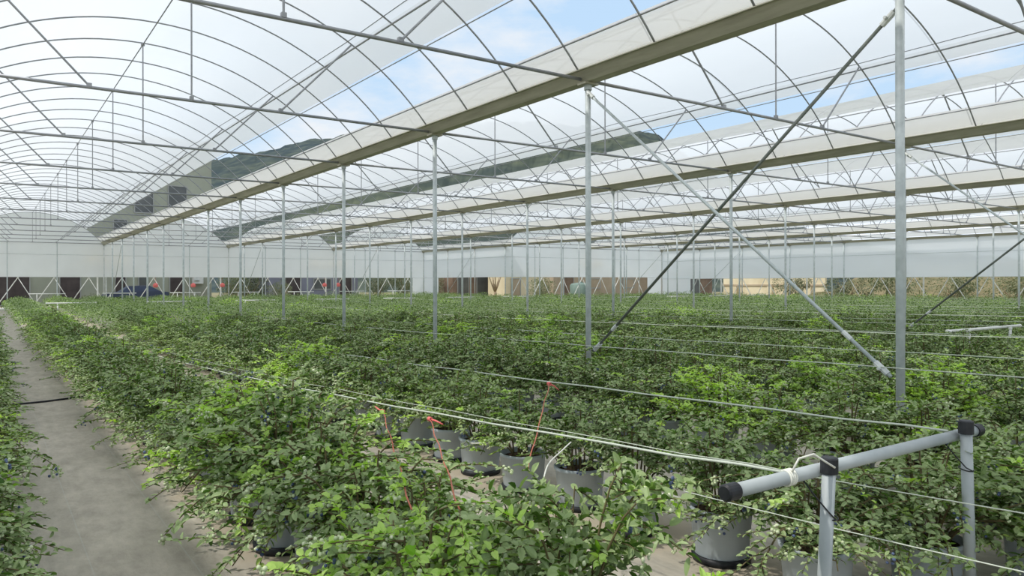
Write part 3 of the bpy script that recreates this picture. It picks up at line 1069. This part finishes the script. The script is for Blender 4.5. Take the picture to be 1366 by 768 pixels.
trellis_wire(2.44, [(1.69, EYE - 0.71), (12.0, EYE - 1.16), (37.5, EYE - 0.9)], 0.0055, 'pale support wire from the wrapped string on the near pipe bar', x_end=2.2)
trellis_wire(3.70, [(1.69, EYE - 0.70), (12.5, EYE - 0.97), (37.5, EYE - 0.9)], 0.0055, 'pale support wire from the capped right post of the near pipe bar')
trellis_wire(2.52, [(1.72, EYE - 0.725), (9.0, EYE - 1.02), (37.5, EYE - 0.92)], 0.0022, 'thinner second wire close beside the wrapped near wire', x_end=2.4)
trellis_wire(3.10, [(0.9, 0.75), (1.5, 0.715), (2.6, 0.66)], 0.0025, 'thin low wire behind the near pipe bar')
trellis_wire(2.90, [(0.9, 0.60), (1.5, 0.565), (2.6, 0.52)], 0.0025, 'thin lowest wire between the two posts of the near pipe bar')
trellis_wire(1.36, [(2.5, 0.43), (3.2, 0.45), (4.4, 0.46)], 0.002, 'thin wire low along the path side of the first row', x_end=1.05)
wi = 0
for i in range(1, 11):
    for sg in (-0.75, 0.65):
        x = TR0 + TRP * i + sg
        if x > GX(6) - 0.5:
            continue
        ye = 37.5 if x < GX(4) else 31.5
        wi += 1
        lift = 0.02 * ((wi * 5) % 4) + (0.04 if wi > 2 else 0.02)
        trellis_wire(x, [(-1.0, EYE - 0.66 + lift), (14.0, EYE - 0.93 + lift), (ye, EYE - 0.88 + lift)], 0.005, 'pale support wire over the rows, %s beyond the pair on the near bar' % nth(wi))


# red strings tied to the wires
def red_string(p0, p1, label, tail):
    t = empty('red_string', p1, label, 'string', 'red tie strings on the wires')
    a, b = Vector(p0) - Vector(p1), Vector((0, 0, 0))
    n = 14
    MB().tube([tuple(a.lerp(b, i / n) + Vector((0.008 * math.sin(i * 1.3), 0.008 * math.cos(i * 1.1), 0))) for i in range(n + 1)], 0.0034, 6).build('strand', MT['red'], t, True)
    kn = MB()
    for q in range(3):
        kn.tube([(a.x + 0.011 * math.cos(i), a.y + (q - 1) * 0.011, a.z + 0.012 * math.sin(i)) for i in [k * PI / 4 for k in range(9)]], 0.005, 6)
    kn.tube([(a.x, a.y, a.z), (a.x + tail[0] * 0.5, a.y + tail[1] * 0.5, a.z + tail[2] * 0.3), (a.x + tail[0], a.y + tail[1], a.z + tail[2])], [0.007, 0.006, 0.004], 6)
    kn.build('knot', MT['red_tape'], t, True)


red_string((2.40, 5.07, EYE - 0.95), (1.25, 2.40, 0.77), 'red string tied to the near wire, farther of the two slanting strands', (0.0, 0.13, 0.02))
red_string((2.40, 4.35, EYE - 0.90), (1.39, 2.30, 0.77), 'red string tied to the near wire, nearer of the two slanting strands', (0.03, -0.12, -0.02))
red_string((3.69, 4.72, EYE - 0.81), (2.10, 2.85, 0.70), 'red string from the second wire with a loose red end at its knot', (0.06, -0.05, -0.05))


# drip tubes
def drip(pts, r, label):
    P = [Vector(p) for p in pts]
    out = []
    for i in range(len(P) - 1):
        a, b, c, d = P[max(i - 1, 0)], P[i], P[i + 1], P[min(i + 2, len(P) - 1)]
        for k in range(6):
            t = k / 6
            out.append(tuple(0.5 * ((2 * b) + (c - a) * t + (2 * a - 5 * b + 4 * c - d) * t * t + (3 * b - a - 3 * c + d) * t ** 3)))
    out.append(tuple(P[-1]))
    return tag(MB().tube(out, r, 6).build('drip_tube', MT['white_tube'], smooth=True), label, 'tube', 'white drip tubes at the pots')


drip([(3.20, 2.72, 0.40), (3.14, 2.84, 0.37), (3.12, 2.98, 0.37), (3.18, 3.10, 0.40), (3.24, 3.02, 0.42), (3.26, 2.82, 0.41), (3.30, 2.74, 0.34)], 0.007, 'white drip tube looped above the gap between two grey pots')
drip([(2.35, 3.05, 0.58), (2.50, 3.20, 0.60), (2.70, 3.32, 0.63), (2.82, 3.40, 0.64)], 0.004, 'white drip tube arching over the bushes left of the looped tube')
drip([(3.18, 3.36, 0.40), (3.12, 3.22, 0.37), (3.2, 3.0, 0.36), (3.28, 2.9, 0.34)], 0.006, 'white drip tube lying against the pot under the near bar')
drip([(3.16, 5.02, 0.36), (3.10, 4.96, 0.33), (3.13, 4.86, 0.34), (3.2, 4.84, 0.33)], 0.006, 'white drip tube curl on a grey pot beyond the red strings')
drip([(1.26, 6.6, 0.30), (1.16, 6.72, 0.22), (1.12, 6.86, 0.25), (1.2, 6.95, 0.33), (1.27, 6.85, 0.31)], 0.007, 'white drip tube loop on a pot at the path edge')

# black hose across the path, dry leaf, step slab
hp = [(-0.30, 11.80, 0.012), (0.05, 11.72, 0.012), (0.38, 11.66, 0.013), (0.65, 11.70, 0.014), (0.9, 11.82, 0.013), (1.12, 11.95, 0.012), (1.35, 12.0, 0.03)]
tag(MB().tube(hp, 0.012, 8).build('drip_hose', MT['black_plastic'], smooth=True), 'black hose lying across the grey path', 'hose')
dl = MB()
add_leaf(dl, Vector((0.62, 4.3, 0.012)), Vector((0.8, 0.5, 0.02)), Vector((0.1, 0.05, 1)), 0.11, 0.06, 0, 0.0)
tag(dl.build('dry_leaf', MT['dry_leaf']), 'brown dry leaf lying on the grey path', 'leaf')
tag(MB().box((0.6, Y_END + 0.2, 0.03), (1.9, 3.4, 0.09), bev=0.02).build('step_slab', MT['concrete']), 'pale concrete slab at the far end of the path', 'slab')

# yellow bars behind the end wall film
for n, (x, y, w, lb) in enumerate(((GX(1) + 0.2, Y_END + 0.5, 2.6, 'beside the first gutter'), (GX(3) - 0.4, Y_END + 0.5, 3.2, 'beside the third gutter'), (GX(5) + 0.3, Y_STEP + 0.5, 2.2, 'beside the fifth gutter'))):
    t = empty('yellow_arm', (x, y, 0), 'yellow winding arm seen through the film end wall, ' + lb, 'winding arm', 'yellow arms behind the end walls')
    MB().box((0, 0, EYE + 1.55), (w, 0.07, 0.09)).build('arm', MT['yellow'], t)
    MB().tube([(0.0, 0.12, 0), (0.0, 0.12, EYE + 1.7)], 0.04, 8).build('mast', MT['pale_steel'], t)
    for q in (-0.3, 0.32):
        MB().box((q * w, -0.02, EYE + 1.6), (0.24, 0.16, 0.2), bev=0.03).build('gearbox', MT['yellow'], t)

# red bags hung under the end wall
for n, px in enumerate((9.7, 12.1, 14.05, 21.6, 22.7)):
    t = empty('red_bag', (px - 0.3, Y_END - 0.05, 0), ['red bag hanging under the end wall before the olive building, left one', 'red bag hanging under the end wall before the olive building, right one',
              'red bag hanging by the second gutter post at the end wall', 'red bag hanging under the end wall before the slate building, left one', 'red bag hanging by the third gutter post at the end wall'][n], 'bag', 'red bags under the end wall')
    MB().lathe((0, 0, EYE - 0.28), [(0.05, 0), (0.15, 0.03), (0.17, 0.18), (0.10, 0.27), (0.04, 0.31)], 12).build('sack', MT['red_tape'], t, True)
    MB().tube([(0, 0, EYE + 0.03), (0, 0, FILM_Z0)], 0.008, 5).build('strap', MT['red'], t)


# ------------------------------------------------------------------ outside: buildings, car, shrubs, bank, hill
def facade_building(name, x0, x1, y, depth, h, mat, label, openings, roof=True):
    t = empty(name, ((x0 + x1) / 2, y, 0), label, 'building')
    w = x1 - x0
    mb = MB().box((0, depth / 2, h / 2), (w, depth, h))
    mb.build('wall', MT[mat], t)
    if roof:
        rf = MB().box((0, depth / 2, h + 0.12), (w + 0.5, depth + 0.5, 0.24))
        rf.build('roof', MT['grey_wall'], t)
    for kind, ox, oz, ow, oh, mt in openings:
        cx = ox - (x0 + x1) / 2
        fr = MB()
        for a, b, c, d in ((cx - ow / 2 - 0.04, oz, 0.08, oh), (cx + ow / 2 + 0.04, oz, 0.08, oh), (cx, oz + oh / 2 + 0.04, ow + 0.16, 0.08), (cx, oz - oh / 2 - 0.04, ow + 0.16, 0.08)):
            fr.box((a, -0.03, b), (c, 0.1, d))
        f = fr.build(kind, MT['grey_wall'], t)
        MB().box((cx, -0.012, oz), (ow, 0.05, oh)).build('pane' if kind == 'window' else 'door_leaf', MT[mt], f)
    return t


ops = [('window', 12.9, EYE + 7.0, 1.35, 1.9, 'dark_glass'), ('window', 10.4, EYE + 6.5, 1.3, 1.6, 'dark_glass'), ('window', 8.7, EYE + 4.4, 0.9, 1.2, 'dark_glass'),
       ('window', 6.0, EYE + 7.0, 1.3, 1.8, 'dark_glass'), ('window', 3.2, EYE + 7.0, 1.3, 1.8, 'dark_glass'), ('window', 12.9, EYE + 3.6, 1.35, 1.6, 'dark_glass'), ('window', 3.2, EYE + 3.8, 1.3, 1.6, 'dark_glass'),
       ('door', 1.6, 1.15, 2.1, 2.3, 'door'), ('door', 5.27, 1.15, 1.3, 2.3, 'door'), ('door', 8.7, 1.15, 0.7, 2.3, 'door'), ('window', 10.33, 1.5, 0.6, 1.3, 'dark_glass'), ('door', 12.8, 1.15, 0.95, 2.3, 'door')]
ob = facade_building('apartment_building', -6.0, 15.56, 66.0, 10.0, 13.2, 'olive_wall', 'tall olive grey building behind the far end wall left of the hill', ops)
ac = MB().box((14.4 - 4.78, -0.25, EYE + 0.25), (0.85, 0.35, 0.6), bev=0.03)
acu = ac.build('air_conditioner', MT['white_paint'], ob)
MB().lathe((14.3 - 4.78, -0.435, EYE + 0.25), [(0.2, 0.0), (0.2, 0.01)], 14).build('fan_grille', MT['dark_glass'], acu)

facade_building('slate_building', 21.0, 29.6, 68.0, 6.0, 3.2, 'slate_wall', 'low slate grey building behind the end wall between second and fourth gutters',
                [('door', 23.2, 1.1, 1.4, 2.0, 'door'), ('window', 26.0, 1.5, 1.6, 0.9, 'dark_glass'), ('door', 28.3, 1.1, 1.2, 2.0, 'door')])
facade_building('tan_building', 47.5, 62.0, 60.0, 6.0, 3.0, 'tan_wall', 'long tan walled building beyond the stepped end wall',
                [('door', 49.5, 1.05, 1.2, 2.1, 'brown_wall'), ('window', 53.0, 1.5, 1.6, 0.9, 'tan_wall'), ('window', 58.0, 1.5, 1.6, 0.9, 'tan_wall')])
facade_building('brown_shed', 37.0, 42.0, 62.5, 5.0, 2.9, 'brown_wall', 'brown shed with dark doors beyond the stepped side wall',
                [('door', 38.2, 1.1, 1.2, 2.1, 'dark_glass'), ('door', 40.6, 1.1, 1.6, 2.1, 'dark_glass')])
facade_building('cream_shed', 40.4, 44.8, 58.4, 3.0, 2.7, 'cream_wall', 'pale cream shed beyond the stepped end wall', [('door', 41.6, 1.0, 1.0, 1.9, 'tan_wall')])
facade_building('brick_shed', 61.5, 66.0, 55.0, 4.0, 2.8, 'brown_wall', 'dark brown shed behind the far right corner of the greenhouse', [('door', 63.0, 1.0, 1.5, 1.9, 'dark_glass')])
t = empty('boundary_wall', (60.0, 43.0, 0), 'cream boundary wall with a coping beyond the far right corner', 'wall')
MB().box((0, 0, 1.25), (0.25, 11.0, 2.5)).build('masonry', MT['cream_wall'], t)
MB().box((0, 0, 1.32), (0.45, 11.1, 0.14)).build('ledge', MT['tan_wall'], t)
MB().box((0, 0, 2.55), (0.4, 11.2, 0.12)).build('coping', MT['tan_wall'], t)
for q in (-4.0, 0.0, 4.0):
    MB().box((-0.2, q, 0.6), (0.35, 0.5, 1.2)).build('buttress', MT['cream_wall'], t)

# teal tank
t = empty('water_tank', (46.0, 54.0, 0), 'squat grey green tank in the yard before the tan building', 'tank')
MB().lathe((0, 0, 0), [(0.95, 0), (1.0, 0.1), (1.0, 1.35), (0.85, 1.5), (0.35, 1.58)], 20).build('barrel', MT['teal'], t, True)
MB().lathe((0, 0, 1.58), [(0.22, 0), (0.22, 0.08), (0.1, 0.1)], 14).build('lid', MT['teal'], t)

# blue car
t = empty('car', (8.9, 60.0, 0), 'dark blue car parked before the olive building', 'car')
prof = [(-2.1, 0.35), (-2.15, 0.7), (-1.95, 0.9), (-1.1, 0.98), (-0.5, 1.40), (0.75, 1.44), (1.5, 1.02), (2.05, 0.95), (2.12, 0.6), (2.1, 0.35)]
mb = MB()
for sy, ins in ((-0.85, 0.0), (0.85, 0.0)):
    for px, pz in prof:
        mb.v.append((px, sy * (0.84 if pz > 1.1 else 1), pz))
n = len(prof)
for i in range(n):
    mb.f.append((i, (i + 1) % n, n + (i + 1) % n, n + i))
    mb.m.append(0)
mb.f.append(tuple(range(n)))
mb.f.append(tuple(reversed(range(n, 2 * n))))
mb.m += [0, 0]
mb.build('body', MT['car_blue'], t)
gw = MB()
gw.quad((-0.98, -0.80, 1.0), (0.1, -0.80, 1.0), (0.1, -0.735, 1.36), (-0.45, -0.735, 1.36))
gw.build('side_window', MT['dark_glass'], t)
gw = MB()
gw.quad((0.2, -0.80, 1.0), (1.35, -0.80, 1.0), (0.75, -0.735, 1.38), (0.2, -0.735, 1.38))
gw.build('side_window', MT['dark_glass'], t)
for q in (-1.3, 1.35):
    for sy in (-0.8, 0.8):
        MB().tube([(q, sy - 0.1, 0.32), (q, sy + 0.1, 0.32)], 0.32, 16).build('wheel', MT['black_plastic'], t)


# shrubs and trees
def shrub_mesh(seed, n, rx, rz, leaf):
    r = random.Random(seed)
    mb = MB()
    lob = [(r.uniform(-0.5, 0.5), r.uniform(-0.5, 0.5), r.uniform(0.35, 0.75), r.uniform(0.3, 0.5)) for _ in range(8)]
    for i in range(n):
        lx, ly, lz, lr = lob[i % 8]
        d = Vector((r.gauss(0, 1), r.gauss(0, 1), r.gauss(0, 1))).normalized()
        q = d * lr * r.uniform(0.6, 1.0)
        p = Vector(((lx + q.x) * rx, (ly + q.y) * rx, max(0.05, (lz + q.z) * rz)))
        add_leaf(mb, p, d + Vector((0, 0, -0.2)), Vector((r.uniform(-1, 1), r.uniform(-1, 1), 1)), leaf * r.uniform(0.7, 1.3), leaf * 0.55, 0, 0.1)
    return mb.mesh('crown', MT['tree_leaf'])


SHR = [shrub_mesh(i, 2400, 1.0, 1.0, 0.055) for i in range(3)]


def shrub(name, x, y, w, h, label, cat, trunk=0.0):
    t = empty(name, (x, y, 0), label, cat, 'shrubs and trees outside')
    c = link_mesh('crown', SHR[int(x * 7 + y * 3) % 3], t, (0, 0, trunk))
    c.scale = (w, w, h)
    c.rotation_euler = (0, 0, x * 1.7)
    st = MB()
    for q in range(4):
        a = q * 1.6 + x
        st.tube([(0, 0, 0), (0.12 * w * math.cos(a), 0.12 * w * math.sin(a), trunk + 0.25 * h), (0.45 * w * math.cos(a), 0.45 * w * math.sin(a), trunk + 0.6 * h)], [0.05 + 0.01 * h, 0.04, 0.015], 6)
    st.build('trunk', MT['bark'], t, True)


shrub('shrub', 16.6, 63.0, 1.7, 2.6, 'green shrub just right of the olive building', 'shrub')
shrub('shrub', 18.4, 65.0, 2.0, 3.0, 'green shrub between the olive and slate buildings', 'shrub')
shrub('shrub', 20.3, 62.5, 1.4, 1.7, 'low green shrub left of the slate building', 'shrub')
shrub('shrub', 31.3, 67.0, 1.8, 3.0, 'dark green shrub just right of the slate building', 'shrub')
shrub('shrub', 33.6, 66.0, 2.0, 3.4, 'dark green shrub behind the stepped wall corner', 'shrub')
shrub('shrub', 35.6, 64.0, 1.5, 2.6, 'dark green shrub beside the brown shed', 'shrub')
shrub('shrub', 40.6, 53.0, 1.9, 2.1, 'round green shrub before the cream shed', 'shrub')
shrub('shrub', 12.0, 61.5, 1.2, 0.9, 'low hedge shrub right of the blue car', 'shrub')
shrub('shrub', 6.4, 61.0, 1.2, 0.8, 'low hedge shrub left of the blue car', 'shrub')
for i, (x, y, w, h, w2) in enumerate(((54, 36.5, 1.9, 2.6, 'beside the cream boundary wall'), (56, 33, 2.2, 2.6, 'on the near side of the cream boundary wall'), (55.5, 29, 2.4, 3.0, 'at the foot of the earth bank, farthest'),
                                      (56.5, 25.5, 2.2, 2.5, 'at the foot of the earth bank, second farthest'), (57.5, 22.0, 2.3, 2.3, 'at the foot of the earth bank, middle one'), (58, 18.5, 2.5, 2.4, 'at the foot of the earth bank, second nearest'), (58, 14.5, 2.6, 2.8, 'at the foot of the earth bank, nearest'))):
    shrub('shrub', x, y, w, h, 'green shrub ' + w2, 'shrub')

# bare forked tree
t = empty('bare_tree', (36.6, 54.5, 0), 'bare tree with forked pale branches beyond the stepped side wall', 'tree')
MB().tube([(0, 0, 0), (0.03, 0.0, 0.5), (0.0, 0.0, 0.8)], [0.16, 0.13, 0.12], 8).build('trunk', MT['bark'], t, True)
for a, ln in ((0.2, 1.9), (1.5, 2.2), (2.9, 1.8), (4.2, 2.1), (5.3, 1.7)):
    MB().tube([(0, 0, 0.75), (0.3 * math.cos(a), 0.3 * math.sin(a), 0.75 + ln * 0.4), (0.75 * math.cos(a), 0.6 * math.sin(a), 0.75 + ln)], [0.085, 0.06, 0.025], 7).build('branch', MT['bark'], t, True)

# earth bank beyond the side wall
mb = MB()
nx, ny = 14, 60
for i in range(nx + 1):
    for k in range(ny + 1):
        u = i / nx
        y = -8 + 46 * k / ny
        x = 57 + 16 * u
        h = 3.4 * (u ** 0.7) + 0.9 * noise.noise((x * 0.25, y * 0.2, 3.0)) * min(1, u * 4)
        mb.v.append((x, y, h - 0.1))
for i in range(nx):
    for k in range(ny):
        a = i * (ny + 1) + k
        mb.f.append((a, a + ny + 1, a + ny + 2, a + 1))
        mb.m.append(0)
tag(mb.build('earth_bank', MT['earth'], smooth=True), 'brown earth bank beyond the long side wall', kind='structure')

# wooded hill: ridge height along the direction of view
ridge = [(-900, 250), (0, 245), (250, 224), (308, 213), (366, 203), (408, 192), (442, 187), (520, 176), (620, 168), (740, 172), (850, 179), (880, 187), (905, 205), (960, 240), (1060, 300), (1200, 335), (1500, 350), (2200, 352)]
rx_, ry_ = [a for a, _ in ridge], [b for _, b in ridge]
mb = MB()
nu, nd = 460, 26
for i in range(nu + 1):
    px = -900 + 3100 * i / nu
    u = (px - 683) / F_PX
    hr = (377 - np.interp(px, rx_, ry_)) / F_PX * 300
    for k in range(nd + 1):
        t = k / nd
        d = 130 + (300 - 130) * t / 0.8
        prof_h = math.sin(min(t / 0.8, 1) * PI / 2) ** 1.3 if t <= 0.8 else 1 - 0.5 * ((t - 0.8) / 0.2)
        X, Y = d * (u * CS + SN), d * (CS - u * SN)
        tree = 1.6 * noise.noise((X * 0.16, Y * 0.16, 0)) + 1.1 * abs(noise.noise((X * 0.45, Y * 0.45, 5)))
        mb.v.append((X, Y, hr * prof_h + tree * min(1, t * 5) - 0.3))
for i in range(nu):
    for k in range(nd):
        a = i * (nd + 1) + k
        mb.f.append((a, a + 1, a + nd + 2, a + nd + 1))
        mb.m.append(0)
tag(mb.build('hill', MT['hill']), 'dark green wooded hill behind the greenhouse', kind='structure')

# ------------------------------------------------------------------ light: sun and a blue sky with white clouds
w = bpy.data.worlds.new('sky')
SC.world = w
w.use_nodes = True
nt = w.node_tree
nt.nodes.clear()
out = nt.nodes.new('ShaderNodeOutputWorld')
bg = N(nt, 'ShaderNodeBackground', Strength=1.0)
tc = nt.nodes.new('ShaderNodeTexCoord')
sx = nt.nodes.new('ShaderNodeSeparateXYZ')
nt.links.new(tc.outputs['Generated'], sx.inputs[0])
sky = ramp(nt, sx.outputs['Z'], [(0.0, (1.25, 1.36, 1.48, 1)), (0.07, (1.1, 1.2, 1.32, 1)), (0.13, (0.72, 0.86, 1.0, 1)), (0.2, (0.56, 0.76, 0.98, 1)), (0.45, (0.52, 0.73, 0.98, 1)), (0.62, (0.95, 1.03, 1.12, 1)), (1.0, (1.15, 1.18, 1.22, 1))])
mp = nt.nodes.new('ShaderNodeMapping')
mp.inputs['Scale'].default_value = (1, 1, 2.6)
mp.inputs['Location'].default_value = (0.3, 0.1, 0.2)
nt.links.new(tc.outputs['Generated'], mp.inputs['Vector'])
no = N(nt, 'ShaderNodeTexNoise', Scale=2.6, Detail=9, Roughness=0.58)
nt.links.new(mp.outputs[0], no.inputs['Vector'])
cl = ramp(nt, no.outputs['Fac'], [(0.50, (0, 0, 0, 1)), (0.66, (1, 1, 1, 1))])
mx = N(nt, 'ShaderNodeMix', data_type='RGBA')
nt.links.new(cl, mx.inputs['Factor'])
nt.links.new(sky, mx.inputs[6])
mx.inputs[7].default_value = (0.93, 0.94, 0.95, 1)
nt.links.new(mx.outputs[2], bg.inputs['Color'])
nt.links.new(bg.outputs[0], out.inputs['Surface'])

sd = bpy.data.lights.new('sun', 'SUN')
sd.energy = 2.5
sd.angle = math.radians(1.2)
sd.color = (1.0, 0.96, 0.9)
so = bpy.data.objects.new('sun', sd)
COL.objects.link(so)
so.location = (-30, 10, 60)
el, az = math.radians(52.7), math.radians(163)      # azimuth measured from +X towards +Y: sun stands to the left of the path
dirv = Vector((math.cos(el) * math.cos(az), math.cos(el) * math.sin(az), math.sin(el)))
so.rotation_euler = dirv.to_track_quat('Z', 'Y').to_euler()

SC.view_settings.view_transform = 'Standard'
SC.view_settings.look = 'None'
SC.view_settings.gamma = 1.0
SC.view_settings.exposure = 0.0
SC.view_settings.use_curve_mapping = False
SC.cycles.max_bounces = 10
SC.cycles.diffuse_bounces = 5
SC.cycles.glossy_bounces = 3
SC.cycles.transmission_bounces = 6
SC.cycles.transparent_max_bounces = 24
SC.cycles.sample_clamp_indirect = 6.0
SC.cycles.use_denoising = True
